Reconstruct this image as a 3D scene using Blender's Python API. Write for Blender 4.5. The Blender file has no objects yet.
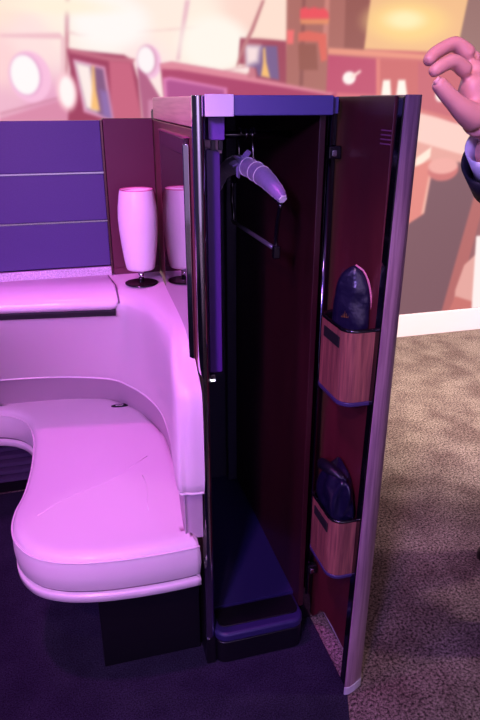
import bpy, bmesh, math, random
import numpy as np
from mathutils import Vector, Matrix
random.seed(7)
MURAL_BG=[(-0.176,1.878,255,232,212),(0.089,1.845,255,246,228),(0.266,1.721,255,250,242),(0.456,1.636,255,232,230),(-0.21,1.626,255,212,214),(-0.063,1.715,255,228,226),(-0.241,1.396,238,180,205),(-0.006,1.395,232,160,200),(0.321,1.81,255,240,225),(0.766,1.777,255,246,228),(0.922,1.642,255,236,220),(1.029,1.874,255,220,205),(0.615,1.818,255,240,225),(1.193,1.788,225,170,165),(1.309,1.648,200,120,118),(1.357,1.838,175,112,105),(1.562,1.749,185,112,108),(1.576,1.552,215,105,120),(1.901,1.656,210,110,112),(2.314,1.865,150,108,102),(2.411,1.663,160,105,105),(2.202,1.286,245,190,185),(1.978,1.233,225,130,125),(2.3,0.565,120,82,92),(2.196,0.242,128,88,98),(2.944,0.322,150,100,105),(0.739,0.657,200,120,150),(-0.638,1.662,255,220,215),(3.234,1.729,170,110,110),(0.976,2.338,255,225,205),(-0.123,2.267,255,225,205),(2.286,2.423,190,140,125)]
MURAL_SHAPES=[('p',[(0.125,1.97),(0.148,1.971),(0.096,1.541),(0.081,1.541)],(205,135,150),0.006),('p',[(0.118,1.761),(0.172,1.745),(0.563,1.772),(0.767,1.795),(0.767,1.786),(0.172,1.737),(0.125,1.744)],(240,195,195),0.006),('p',[(-0.195,1.737),(0.079,1.748),(0.096,1.726),(0.067,1.496),(0.058,1.496),(0.081,1.722),(-0.197,1.724)],(240,190,200),0.006),('p',[(0.694,1.908),(0.719,1.908),(0.659,1.638),(0.638,1.638)],(235,190,200),0.006),('p',[(-0.245,1.368),(0.048,1.45),(0.093,1.413),(0.086,1.347),(-0.248,1.35)],(215,130,165),0.01),('p',[(-0.242,1.391),(0.04,1.464),(0.039,1.454),(-0.243,1.382)],(200,120,150),0.006),('e',[(-0.082,1.553),(0.098,0.114)],(250,190,225),0.008),('e',[(-0.1,1.562),(0.075,0.096)],(228,160,205),0.004),('e',[(-0.104,1.562),(0.067,0.088)],(255,255,255),0.005),('e',[(0.5,1.627),(0.061,0.077)],(245,190,225),0.008),('e',[(0.491,1.636),(0.05,0.068)],(215,150,185),0.004),('e',[(0.486,1.636),(0.043,0.061)],(255,250,252),0.005),('e',[(0.32,1.801),(0.185,0.111)],(255,254,250),0.05),('e',[(0.843,1.711),(0.182,0.127)],(255,252,240),0.05),('e',[(0.091,1.862),(0.234,0.033)],(255,246,220),0.03),('p',[(0.105,1.679),(0.378,1.657),(0.416,1.635),(0.44,1.544),(0.449,1.344),(0.076,1.347),(0.11,1.586)],(150,48,82),0.005),('p',[(0.11,1.683),(0.289,1.651),(0.431,1.64),(0.42,1.621),(0.297,1.629),(0.117,1.662)],(190,95,120),0.003),('p',[(0.302,1.629),(0.41,1.621),(0.449,1.344),(0.295,1.346)],(196,88,118),0.004),('p',[(0.129,1.635),(0.28,1.602),(0.305,1.345),(0.159,1.394)],(225,150,190),0.003),('p',[(0.137,1.622),(0.27,1.592),(0.291,1.36),(0.17,1.408)],(120,75,120),0.003),('p',[(0.137,1.622),(0.208,1.605),(0.224,1.394),(0.171,1.413)],(255,240,235),0.012),('p',[(0.217,1.605),(0.227,1.605),(0.227,1.496),(0.239,1.398),(0.195,1.408),(0.208,1.496)],(250,190,110),0.006),('p',[(0.247,1.496),(0.281,1.487),(0.296,1.36),(0.252,1.374)],(132,98,170),0.015),('e',[(0.085,1.487),(0.049,0.086)],(255,205,215),0.015),('e',[(0.085,1.487),(0.034,0.068)],(255,252,250),0.006),('p',[(0.439,1.603),(0.487,1.563),(0.548,1.464),(0.527,1.344),(0.454,1.344)],(172,85,125),0.005),('p',[(0.486,1.45),(0.558,1.459),(0.553,1.343),(0.48,1.344)],(200,120,160),0.006),('p',[(0.556,1.619),(0.617,1.629),(1.313,1.53),(1.526,1.491),(1.532,1.398),(0.571,1.402)],(168,58,98),0.004),('p',[(0.556,1.619),(0.617,1.629),(1.313,1.53),(1.526,1.486),(1.491,1.475),(0.657,1.592),(0.56,1.596)],(222,130,150),0.003),('p',[(0.568,1.554),(0.604,1.559),(0.905,1.508),(0.904,1.401),(0.571,1.402)],(222,120,180),0.003),('p',[(0.583,1.54),(0.604,1.545),(0.889,1.499),(0.888,1.401),(0.587,1.402)],(170,70,135),0.003),('p',[(0.89,1.595),(1.031,1.62),(1.058,1.606),(1.064,1.563),(1.02,1.557),(1.014,1.586)],(200,115,130),0.003),('p',[(0.9,1.599),(1.025,1.61),(1.025,1.582)],(255,235,230),0.003),('p',[(0.976,1.746),(1.227,1.742),(1.239,1.53),(1.064,1.558),(1.053,1.615),(0.965,1.624)],(160,70,90),0.005),('p',[(1.003,1.714),(1.178,1.712),(1.193,1.549),(1.075,1.568),(1.064,1.606),(1.009,1.615)],(118,92,140),0.003),('p',[(1.003,1.714),(1.084,1.711),(1.074,1.635),(1.009,1.615)],(250,225,225),0.02),('p',[(1.101,1.701),(1.112,1.702),(1.119,1.635),(1.142,1.558),(1.092,1.568),(1.102,1.635)],(250,190,110),0.005),('p',[(1.092,1.921),(1.224,2.015),(1.227,1.737),(1.03,1.751)],(255,226,208),0.005),('p',[(1.092,1.921),(1.108,1.922),(1.051,1.784),(0.998,1.69),(0.965,1.614),(0.954,1.614),(0.987,1.709),(1.03,1.784)],(190,120,125),0.004),('p',[(1.224,2.015),(1.714,2.035),(1.69,1.702),(1.467,1.703),(1.479,1.491),(1.233,1.53)],(172,106,98),0.005),('p',[(1.311,2.018),(1.327,2.019),(1.331,1.52),(1.308,1.52)],(145,85,82),0.005),('p',[(1.437,2.024),(1.46,2.024),(1.466,1.708),(1.432,1.707)],(205,130,120),0.004),('p',[(1.549,2.028),(1.697,2.034),(1.678,1.702),(1.559,1.71)],(150,88,82),0.006),('p',[(1.3,1.887),(1.327,1.897),(1.349,1.889),(1.377,1.899),(1.405,1.891),(1.433,1.896),(1.457,1.878),(1.464,1.846),(1.301,1.841)],(238,82,92),0.004),('p',[(1.301,1.841),(1.464,1.846),(1.46,1.822),(1.308,1.818)],(230,140,100),0.003),('p',[(1.293,1.776),(1.348,1.787),(1.451,1.775),(1.464,1.65),(1.43,1.64),(1.407,1.736),(1.294,1.738)],(224,104,92),0.004),('p',[(1.231,1.788),(1.27,1.789),(1.267,1.723),(1.233,1.723)],(245,110,110),0.004),('p',[(1.295,1.724),(1.397,1.726),(1.414,1.6),(1.305,1.599)],(150,88,78),0.005),('p',[(1.703,2.034),(2.296,2.058),(2.265,1.763),(2.194,1.721),(2.114,1.7),(1.678,1.707)],(244,190,138),0.004),('e',[(1.929,1.844),(0.234,0.096)],(254,214,140),0.05),('e',[(1.91,1.854),(0.11,0.043)],(255,240,185),0.035),('p',[(1.466,1.708),(1.678,1.702),(2.149,1.68),(2.152,1.659),(1.468,1.679)],(236,150,128),0.003),('p',[(2.296,2.058),(2.732,2.076),(2.83,1.615),(2.248,1.661)],(152,112,108),0.005),('p',[(1.468,1.674),(1.754,1.659),(1.782,1.476),(1.467,1.491)],(192,76,108),0.004),('p',[(1.766,1.654),(2.153,1.649),(2.18,1.45),(1.784,1.46)],(206,104,106),0.004),('p',[(1.753,1.664),(1.777,1.664),(1.796,1.46),(1.771,1.46)],(225,125,120),0.003),('e',[(1.599,1.562),(0.039,0.033)],(255,245,240),0.004),('p',[(1.604,1.572),(1.662,1.603),(1.669,1.593),(1.617,1.557)],(255,225,215),0.003),('p',[(1.806,1.553),(1.849,1.554),(1.864,1.471),(1.801,1.471)],(255,246,235),0.003),('p',[(1.899,1.554),(1.943,1.554),(1.965,1.471),(1.895,1.471)],(255,246,235),0.003),('p',[(2.014,1.647),(2.836,1.588),(2.895,1.307),(2.298,1.318),(2.042,1.407)],(200,98,112),0.005),('e',[(2.183,1.477),(0.039,0.037)],(255,238,235),0.006),('p',[(2.019,1.386),(2.194,1.347),(2.474,1.283),(2.914,1.22),(2.946,1.069),(2.029,1.188)],(250,206,196),0.006),('p',[(2.042,1.407),(2.293,1.352),(2.904,1.267),(2.909,1.243),(2.297,1.329),(2.045,1.386)],(215,120,120),0.003),('p',[(2.024,1.233),(2.503,1.11),(2.518,1.02),(2.03,1.063)],(232,165,155),0.006),('p',[(2.062,1.131),(2.155,1.191),(2.155,1.135),(2.057,1.062)],(255,232,215),0.003),('p',[(1.965,1.053),(2.171,1.117),(2.163,0.804),(2.079,0.753),(2.05,0.516),(1.994,0.52)],(226,132,124),0.004),('p',[(2.163,1.071),(2.171,1.117),(2.163,0.804),(2.136,0.799)],(240,175,160),0.002),('p',[(2.337,1.102),(3.107,1.022),(3.327,0.061),(2.013,0.051),(2.053,0.741),(2.156,0.798),(2.18,1.047)],(118,78,90),0.005),('e',[(2.254,1.057),(0.104,0.064)],(206,112,112),0.004),('e',[(2.25,1.081),(0.101,0.046)],(240,170,162),0.004),('p',[(2.531,1.109),(2.617,1.107),(2.451,0.01),(2.343,0.02)],(178,98,98),0.008),('p',[(2.617,1.107),(3.09,1.096),(3.358,-0.077),(2.451,0.01)],(150,92,98),0.005),('p',[(2.596,0.547),(2.781,0.57),(2.85,-0.028),(2.467,0.008),(2.449,0.29),(2.491,0.455)],(228,164,156),0.008),('p',[(2.455,0.248),(2.608,0.194),(2.64,-0.008),(2.374,0.017)],(200,110,105),0.005),('p',[(2.551,0.641),(3.513,0.665),(3.716,-0.111),(2.608,-0.005)],(255,240,238),0.004)]
scn = bpy.context.scene
C = scn.collection

# ------------------------------------------------------------------ helpers
def srgb(c):
    out = []
    for v in c[:3]:
        v = v/255.0
        out.append(v/12.92 if v <= 0.04045 else ((v+0.055)/1.055)**2.4)
    return tuple(out)+(1.0,)

MATS = {}
def mat(name, col, rough=.5, metal=0., spec=.5, bump=None, mottled=None, coat=0., sheen=0., sss=0.):
    m = bpy.data.materials.new(name); m.use_nodes = True
    nt = m.node_tree; b = nt.nodes['Principled BSDF']
    c = srgb(col)
    b.inputs['Base Color'].default_value = c
    b.inputs['Roughness'].default_value = rough
    b.inputs['Metallic'].default_value = metal
    b.inputs['Specular IOR Level'].default_value = spec
    b.inputs['Coat Weight'].default_value = coat
    b.inputs['Coat Roughness'].default_value = .08
    b.inputs['Sheen Weight'].default_value = sheen
    if sss:
        b.inputs['Subsurface Weight'].default_value = sss
        b.inputs['Subsurface Radius'].default_value = (.01, .004, .002)
    tc = nt.nodes.new('ShaderNodeTexCoord')
    if mottled:
        sc, col2, stretch = mottled
        mp = nt.nodes.new('ShaderNodeMapping'); mp.inputs['Scale'].default_value = stretch
        nz = nt.nodes.new('ShaderNodeTexNoise'); nz.inputs['Scale'].default_value = sc; nz.inputs['Detail'].default_value = 5
        rp = nt.nodes.new('ShaderNodeValToRGB')
        rp.color_ramp.elements[0].position = .35; rp.color_ramp.elements[0].color = c
        rp.color_ramp.elements[1].position = .65; rp.color_ramp.elements[1].color = srgb(col2)
        nt.links.new(tc.outputs['Object'], mp.inputs['Vector']); nt.links.new(mp.outputs['Vector'], nz.inputs['Vector'])
        nt.links.new(nz.outputs['Fac'], rp.inputs['Fac']); nt.links.new(rp.outputs['Color'], b.inputs['Base Color'])
    if bump:
        sc, st, dist = bump
        nz = nt.nodes.new('ShaderNodeTexNoise'); nz.inputs['Scale'].default_value = sc; nz.inputs['Detail'].default_value = 3
        bp = nt.nodes.new('ShaderNodeBump'); bp.inputs['Strength'].default_value = st; bp.inputs['Distance'].default_value = dist
        nt.links.new(tc.outputs['Object'], nz.inputs['Vector']); nt.links.new(nz.outputs['Fac'], bp.inputs['Height'])
        nt.links.new(bp.outputs['Normal'], b.inputs['Normal'])
    MATS[name] = m
    return m

def carpet_mat(name, c1, c2, c3, scale, patch):
    m = bpy.data.materials.new(name); m.use_nodes = True
    nt = m.node_tree; b = nt.nodes['Principled BSDF']; b.inputs['Roughness'].default_value = .95
    b.inputs['Specular IOR Level'].default_value = .1
    tc = nt.nodes.new('ShaderNodeTexCoord')
    n1 = nt.nodes.new('ShaderNodeTexNoise'); n1.inputs['Scale'].default_value = scale; n1.inputs['Detail'].default_value = 6; n1.inputs['Roughness'].default_value = .8
    n2 = nt.nodes.new('ShaderNodeTexNoise'); n2.inputs['Scale'].default_value = patch; n2.inputs['Detail'].default_value = 4
    r1 = nt.nodes.new('ShaderNodeValToRGB'); e = r1.color_ramp.elements
    e[0].position = .41; e[0].color = srgb(c1); e[1].position = .60; e[1].color = srgb(c2)
    r2 = nt.nodes.new('ShaderNodeValToRGB'); e = r2.color_ramp.elements
    e[0].position = .35; e[0].color = srgb(c3); e[1].position = .65; e[1].color = (1, 1, 1, 1)
    mx = nt.nodes.new('ShaderNodeMix'); mx.data_type = 'RGBA'; mx.blend_type = 'MULTIPLY'; mx.inputs['Factor'].default_value = 1
    bp = nt.nodes.new('ShaderNodeBump'); bp.inputs['Strength'].default_value = .5; bp.inputs['Distance'].default_value = .003
    for n in (n1, n2): nt.links.new(tc.outputs['Object'], n.inputs['Vector'])
    nt.links.new(n1.outputs['Fac'], r1.inputs['Fac']); nt.links.new(n2.outputs['Fac'], r2.inputs['Fac'])
    nt.links.new(r1.outputs['Color'], mx.inputs['A']); nt.links.new(r2.outputs['Color'], mx.inputs['B'])
    nt.links.new(mx.outputs['Result'], b.inputs['Base Color'])
    nt.links.new(n1.outputs['Fac'], bp.inputs['Height']); nt.links.new(bp.outputs['Normal'], b.inputs['Normal'])
    return m

def obj(name, bm, m, parent=None, smooth=False, bevel=0, seg=2, sub=0):
    me = bpy.data.meshes.new(name)
    bmesh.ops.recalc_face_normals(bm, faces=bm.faces)
    bm.to_mesh(me); bm.free()
    o = bpy.data.objects.new(name, me); C.objects.link(o)
    for mm in (m if isinstance(m, (list, tuple)) else [m]): me.materials.append(mm)
    if smooth or bevel:
        for p in me.polygons: p.use_smooth = True
    if bevel:
        md = o.modifiers.new('bevel', 'BEVEL'); md.width = bevel; md.segments = seg; md.limit_method = 'ANGLE'; md.angle_limit = math.radians(40)
        md.harden_normals = True
    if sub:
        md = o.modifiers.new('sub', 'SUBSURF'); md.levels = sub; md.render_levels = sub
    if parent:
        o.parent = parent
        pm = parent
        off = Vector((0, 0, 0))
        while pm: off += pm.location; pm = pm.parent
        o.location = -off          # coordinates below are written in room space
    return o

def thing(name, label, cat, loc=(0, 0, 0), group=None):
    o = bpy.data.objects.new(name, None); C.objects.link(o); o.location = loc
    o.empty_display_size = .05
    o['label'] = label; o['category'] = cat
    if group: o['group'] = group
    return o
def tag(o, label, cat, group=None):
    o['label'] = label; o['category'] = cat
    if group: o['group'] = group
    return o
def struct(o):
    o['kind'] = 'structure'; return o

def box(bm, x0, x1, y0, y1, z0, z1):
    vs = [bm.verts.new((x, y, z)) for x in (x0, x1) for y in (y0, y1) for z in (z0, z1)]
    for f in ((0, 1, 3, 2), (4, 6, 7, 5), (0, 4, 5, 1), (2, 3, 7, 6), (0, 2, 6, 4), (1, 5, 7, 3)):
        bm.faces.new([vs[i] for i in f])
    return bm
def B(*a):
    return box(bmesh.new(), *a)
def prism(pts, lo, hi, axis='z', bm=None):
    bm = bm or bmesh.new()
    def mk(p, h):
        if axis == 'z': return (p[0], p[1], h)
        if axis == 'y': return (p[0], h, p[1])
        return (h, p[0], p[1])
    a = [bm.verts.new(mk(p, lo)) for p in pts]; b = [bm.verts.new(mk(p, hi)) for p in pts]
    n = len(pts)
    bm.faces.new(a); bm.faces.new(list(reversed(b)))
    for i in range(n): bm.faces.new((a[i], a[(i+1) % n], b[(i+1) % n], b[i]))
    return bm
def tube(pts, r, n=12, bm=None, cap=True):
    bm = bm or bmesh.new()
    pts = [Vector(p) for p in pts]; rs = r if isinstance(r, (list, tuple)) else [r]*len(pts)
    rings = []; up = None
    for i, p in enumerate(pts):
        t = (pts[min(i+1, len(pts)-1)]-pts[max(i-1, 0)]).normalized()
        if up is None:
            up = Vector((0, 0, 1)) if abs(t.z) < .9 else Vector((1, 0, 0))
        a = t.cross(up).normalized(); up = a.cross(t).normalized()
        rings.append([bm.verts.new(p+(a*math.cos(k*2*math.pi/n)+up*math.sin(k*2*math.pi/n))*rs[i]) for k in range(n)])
    for i in range(len(rings)-1):
        for k in range(n): bm.faces.new((rings[i][k], rings[i][(k+1) % n], rings[i+1][(k+1) % n], rings[i+1][k]))
    if cap:
        bm.faces.new(list(reversed(rings[0]))); bm.faces.new(rings[-1])
    return bm
def lathe(prof, cx, cy, n=48, bm=None):
    bm = bm or bmesh.new(); rings = []
    for r, z in prof:
        if r < 1e-6: rings.append([bm.verts.new((cx, cy, z))])
        else: rings.append([bm.verts.new((cx+r*math.cos(k*2*math.pi/n), cy+r*math.sin(k*2*math.pi/n), z)) for k in range(n)])
    for a, b in zip(rings, rings[1:]):
        for k in range(n):
            q = (k+1) % n
            if len(a) == 1: bm.faces.new((a[0], b[q], b[k]))
            elif len(b) == 1: bm.faces.new((a[k], a[q], b[0]))
            else: bm.faces.new((a[k], a[q], b[q], b[k]))
    return bm
def catmull(pts, per=6):
    P = [Vector(p) for p in pts]; P = [2*P[0]-P[1]]+P+[2*P[-1]-P[-2]]; out = []
    for i in range(1, len(P)-2):
        for k in range(per):
            t = k/per; a, b, c, d = P[i-1:i+3]
            out.append(.5*((2*b)+(c-a)*t+(2*a-5*b+4*c-d)*t*t+(3*b-a-3*c+d)*t**3))
    out.append(P[-2]); return out
def grid(rows, bm=None):
    bm = bm or bmesh.new()
    V = [[bm.verts.new(p) for p in r] for r in rows]
    for a, b in zip(V, V[1:]):
        for i in range(len(a)-1): bm.faces.new((a[i], a[i+1], b[i+1], b[i]))
    return bm
def weld(bm, d=1e-4):
    bmesh.ops.remove_doubles(bm, verts=bm.verts, dist=d); return bm

# ------------------------------------------------------------------ materials
leather = mat('cream_leather', (226, 212, 214), .42, bump=(420, .12, .001), coat=.1)
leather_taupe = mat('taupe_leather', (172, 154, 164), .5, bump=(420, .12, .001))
shell_white = mat('cream_lacquer', (226, 214, 216), .25, coat=.4)
black = mat('black_laminate', (18, 16, 22), .3)
black_matte = mat('black_matte', (12, 11, 14), .7)
satin = mat('violet_satin', (74, 62, 116), .42, mottled=(300, (69, 57, 109), (1, 1, 1)))
plum = mat('plum_leather', (86, 30, 50), .45, bump=(500, .1, .001))
silver = mat('silver', (200, 200, 205), .2, metal=1)
chrome = mat('chrome', (225, 225, 230), .06, metal=1)
sparkle = mat('sparkle_trim', (190, 180, 190), .35, metal=.5, mottled=(260, (235, 225, 235), (1, 1, 1)), bump=(300, .8, .003))
wood_tan = mat('tan_wood', (224, 184, 160), .35, mottled=(40, (204, 160, 138), (.3, .15, 4)))
side_red = mat('russet_leather', (112, 62, 64), .45, mottled=(14, (122, 68, 68), (1, 1, 1)), bump=(500, .08, .001))
mirror_m = mat('dark_mirror', (120, 125, 122), .04, metal=1)
mirror_fr = mat('mirror_frame', (58, 24, 44), .2, coat=.5)
header_m = mat('header_satin', (96, 90, 150), .4)
pale = mat('pale_satin', (246, 246, 242), .3)
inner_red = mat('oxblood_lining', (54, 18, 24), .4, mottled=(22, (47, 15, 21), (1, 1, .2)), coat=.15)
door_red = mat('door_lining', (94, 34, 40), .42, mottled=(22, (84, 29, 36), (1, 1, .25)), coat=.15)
back_dark = mat('navy_lining', (26, 22, 50), .5)
inner_floor_m = mat('navy_floor', (40, 34, 84), .5, bump=(200, .2, .002))
gloss_black = mat('gloss_black', (10, 9, 14), .12, coat=.5)
wood_purple = mat('veneer_grain', (168, 132, 146), .3, mottled=(30, (132, 98, 116), (5, 5, .2)), coat=.3)
wood_pocket = mat('pocket_veneer', (158, 98, 84), .35, mottled=(26, (112, 66, 62), (7, 7, .3)), coat=.2)
purple_pl = mat('purple_plastic', (120, 70, 170), .35)
satin_pad = mat('hanger_satin', (132, 118, 160), .3, bump=(60, .5, .004), sheen=.4)
bag_m = mat('bag_satin', (20, 16, 42), .3, bump=(28, .5, .01))
bag_dark = mat('bag_black', (16, 14, 28), .4, bump=(28, .5, .01))
pink_pipe = mat('pink_piping', (214, 130, 150), .4)
gold = mat('gold_emblem', (200, 140, 70), .35, metal=.8)
lampshade = mat('lamp_glass', (242, 238, 234), .35, bump=(160, .05, .002))
skin_m = mat('skin', (222, 158, 138), .45, bump=(180, .12, .001), sss=.12)
suit = mat('navy_suit', (20, 20, 34), .75, bump=(600, .2, .001))
shirt = mat('white_shirt', (225, 222, 232), .7)
hair_m = mat('dark_hair', (32, 24, 20), .6, bump=(90, .6, .004))
shoe_m = mat('black_shoe', (14, 13, 15), .25)
white_skirting = mat('white_skirting', (236, 218, 226), .5)
seam_m = mat('seam_shadow', (120, 100, 112), .6)

# ------------------------------------------------------------------ setting
hall_carpet = carpet_mat('hall_carpet', (38, 30, 30), (182, 164, 154), (196, 186, 190), 125, 6)
suite_carpet = carpet_mat('suite_carpet', (26, 24, 38), (62, 58, 82), (215, 210, 220), 260, 8)
struct(obj('floor', B(-4, 6, -5, 3.54, -.05, 0), hall_carpet))
# the suite's own carpet is a darker piece laid up to the wardrobe door
bm = prism([(-3.5, -2.6), (-.75, -2.6), (.599, 1.10), (.600, 1.40), (.57, 2.3), (-3.5, 2.3)], .0, .004)
struct(obj('floor', bm, suite_carpet))
struct(obj('wall_back', B(-4, 6, 3.54, 3.64, 0, 3.0), white_skirting))
struct(obj('wall_front', B(-4, 6, -5.1, -5, 0, 3.2), white_skirting))
struct(obj('baseboard_back', B(-4, 6, 3.505, 3.54, 0, .152), white_skirting, bevel=.003))

# backlit mural : a flat print of a cabin, one grid whose vertices carry the picture
def build_mural():
    x0, x1, z0, z1, st = -1.3, 3.5, .155, 2.55, .0065
    nx = int((x1-x0)/st)+1; nz = int((z1-z0)/st)+1
    X, Z = np.meshgrid(np.linspace(x0, x1, nx), np.linspace(z0, z1, nz))
    num = np.zeros((nz, nx, 3)); den = np.zeros((nz, nx))
    for bx, bz, r, g, b in MURAL_BG:
        w = 1/((X-bx)**2+(Z-bz)**2+.004)**2
        num += w[..., None]*np.array((r, g, b)); den += w
    img = num/den[..., None]
    dx = (x1-x0)/(nx-1)
    for kind, pts, col, soft in MURAL_SHAPES:
        if kind == 'e':
            (cx, cz), (rx, rz) = pts
            d = np.sqrt(((X-cx)/rx)**2+((Z-cz)/rz)**2)
            s = max(soft*1.6, .012)/min(rx, rz)
            a = np.clip((1-d)/s+.5, 0, 1)
        else:
            n = len(pts); inside = np.zeros(X.shape, bool); dist = np.full(X.shape, 1e9)
            for i in range(n):
                ax, az = pts[i]; bx, bz = pts[(i+1) % n]
                ex, ez = bx-ax, bz-az; L = ex*ex+ez*ez+1e-12
                t = np.clip(((X-ax)*ex+(Z-az)*ez)/L, 0, 1)
                dist = np.minimum(dist, np.hypot(X-ax-t*ex, Z-az-t*ez))
                cond = (az > Z) != (bz > Z)
                xs = ax+(Z-az)*ex/(ez if abs(ez) > 1e-9 else 1e-9)
                inside ^= cond & (X < xs)
            sd = np.where(inside, dist, -dist)
            a = np.clip(sd/max(soft*2.2, .013)+.5, 0, 1)
        a = a*a*(3-2*a)
        img = img*(1-a[..., None])+np.array(col, float)*a[..., None]
    k = np.exp(-.5*(np.arange(-5, 6)/.85)**2); k /= k.sum()
    for ax_ in (0, 1):
        pad = [(0, 0)]*3; pad[ax_] = (5, 5)
        q = np.pad(img, pad, mode='edge'); n_ = img.shape[ax_]
        img = sum(k[i]*(q[i:i+n_] if ax_ == 0 else q[:, i:i+n_]) for i in range(11))
    hz = np.interp(X, [-.2, .9, 1.3, 2.0, 2.4], [.14, .12, .06, .03, .02])[..., None]
    img = img*(1-hz)+np.array((262, 222, 224.))*hz
    img = np.clip(img/255, 0, 1)
    lin = np.where(img <= .04045, img/12.92, ((img+.055)/1.055)**2.4)
    me = bpy.data.meshes.new('cabin_mural')
    co = np.stack([X, np.full_like(X, 3.518), Z], -1).reshape(-1, 3)
    idx = np.arange(nx*nz).reshape(nz, nx)
    f = np.stack([idx[:-1, :-1], idx[:-1, 1:], idx[1:, 1:], idx[1:, :-1]], -1).reshape(-1, 4)
    nf = len(f)
    me.vertices.add(len(co)); me.vertices.foreach_set('co', co.ravel())
    me.loops.add(nf*4); me.loops.foreach_set('vertex_index', f.ravel().astype(np.int32))
    me.polygons.add(nf); me.polygons.foreach_set('loop_start', (np.arange(nf)*4).astype(np.int32))
    me.update(calc_edges=True)
    at = me.color_attributes.new('picture', 'FLOAT_COLOR', 'POINT')
    rgba = np.concatenate([lin.reshape(-1, 3), np.ones((nx*nz, 1))], 1)
    at.data.foreach_set('color', rgba.ravel().astype(np.float32))
    m = bpy.data.materials.new('backlit_print'); m.use_nodes = True
    nt = m.node_tree; b = nt.nodes['Principled BSDF']
    a = nt.nodes.new('ShaderNodeAttribute'); a.attribute_name = 'picture'
    b.inputs['Base Color'].default_value = (.02, .02, .02, 1); b.inputs['Roughness'].default_value = .6
    b.inputs['Specular IOR Level'].default_value = .1
    nt.links.new(a.outputs['Color'], b.inputs['Emission Color']); b.inputs['Emission Strength'].default_value = 1.0
    me.materials.append(m)
    root = thing('cabin_mural', 'huge backlit print of a pale aircraft cabin filling the wall behind the suite', 'mural', (1.1, 3.52, .155))
    o = bpy.data.objects.new('printed_picture', me); C.objects.link(o); o.parent = root; o.location = -root.location
    obj('light_box', B(x0-.01, x1+.01, 3.52, 3.545, z0, z1+.01), white_skirting, root)
build_mural()

# ------------------------------------------------------------------ partition behind the console
pt = thing('partition_panel', 'low partition of violet boards and a plum end panel behind the pink console', 'partition', (-.35, 1.95, 0))
for z0, z1 in ((.985, 1.118), (1.122, 1.255), (1.259, 1.397)):
    obj('board', B(-1.0, .128, 1.93, 1.965, z0, z1), satin, pt, bevel=.003)
for z in (1.120, 1.257): obj('seam_trim', B(-1.0, .128, 1.9275, 1.95, z-.0022, z+.0022), silver, pt)
obj('core', B(-1.0, .272, 1.966, 1.985, .960, 1.396), black, pt)
obj('end_trim', B(.128, .133, 1.926, 1.965, .96, 1.398), mat('bronze', (110, 80, 80), .25, metal=.9), pt)
obj('end_panel', B(.135, .277, 1.93, 1.966, .955, 1.402), plum, pt, bevel=.003)
obj('sparkle_strip', B(-1.0, .128, 1.916, 1.9285, .957, .984), sparkle, pt, bevel=.002)
obj('lower_strip', B(.135, .276, 1.920, 1.9295, .957, .976), plum, pt, bevel=.002)

# ------------------------------------------------------------------ console with wrap-around backrest
con = thing('side_console', 'cream leather console with wrap-around backrest and armrest, below the violet partition', 'console', (-.1, 2.05, 0))
NA = 8
A = [(-1.0, 2.0), (-.2, 2.0), (.14, 2.0), (.262, 1.97), (.265, 1.75), (.262, 1.62), (.261, 1.45), (.260, 1.37), (.260, 1.345)]
B1 = [(-1.0, 1.84), (-.19, 1.825), (.09, 1.79), (.178, 1.715), (.208, 1.55), (.220, 1.46), (.226, 1.385), (.238, 1.345), (.260, 1.335)]
B2 = [(-1.0, 1.795), (-.19, 1.78), (.09, 1.745), (.168, 1.67), (.199, 1.53), (.210, 1.43), (.212, 1.35), (.228, 1.318), (.260, 1.312)]
C0 = [(-1.0, 1.80), (-.2, 1.785), (.09, 1.75), (.165, 1.68), (.197, 1.55), (.207, 1.43), (.203, 1.315), (.222, 1.275), (.260, 1.268)]
C1 = [(-1.0, 1.835), (-.2, 1.82), (.09, 1.79), (.17, 1.71), (.200, 1.58), (.207, 1.43), (.200, 1.29), (.222, 1.256), (.260, 1.250)]
C2 = [(-1.0, 1.95), (-.22, 1.94), (.08, 1.885), (.167, 1.79), (.210, 1.65), (.215, 1.48), (.197, 1.285), (.220, 1.252), (.260, 1.246)]
D = [(-1.0, 2.08), (-.25, 2.07), (.06, 2.00), (.158, 1.90), (.216, 1.73), (.220, 1.54), (.195, 1.285), (.218, 1.252), (.260, 1.246)]
D2 = [(-1.0, 2.09), (-.25, 2.08), (.063, 2.01), (.163, 1.905), (.222, 1.735), (.227, 1.54), (.204, 1.292), (.222, 1.262), (.260, 1.256)]
E1 = [(-1.0, 2.105), (-.25, 2.095), (.067, 2.025), (.170, 1.915), (.232, 1.74), (.239, 1.54), (.215, 1.312), (.226, 1.288), (.260, 1.282)]
F1 = [(-1.0, 2.195), (-.28, 2.182), (.02, 2.155), (.140, 2.085), (.238, 1.86), (.243, 1.60), (.216, 1.312), (.226, 1.288), (.260, 1.282)]
def lev(ctrl, z):
    zz = z if isinstance(z, (list, tuple)) else [z]*len(ctrl)
    return catmull([(x, y, h) for (x, y), h in zip(ctrl, zz)], NA)
topz = [.957]*5+[.955, .950, .935, .93]
rows = [lev(A, [.958]*7+[.95, .945]), lev(B1, [.956]*5+[.953, .945, .922, .912]), lev(B2, [.935]*5+[.932, .925, .900, .892]),
        lev(C0, [.90]*5+[.895, .88, .862, .858]), lev(C1, .845), lev(C2, .72), lev(D, .595), lev(D2, .582), lev(E1, .580)]
bm = grid(rows)
obj('backrest_shell', bm, leather, con, smooth=True, sub=1)
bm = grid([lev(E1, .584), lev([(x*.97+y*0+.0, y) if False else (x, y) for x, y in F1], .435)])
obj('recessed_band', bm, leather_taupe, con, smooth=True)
# stitched welt where the pad meets the band
bm = tube([(p.x, p.y, .583) for p in lev(D2, .583)], .0035, 8)
obj('welt', bm, leather, con, smooth=True)
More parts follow.
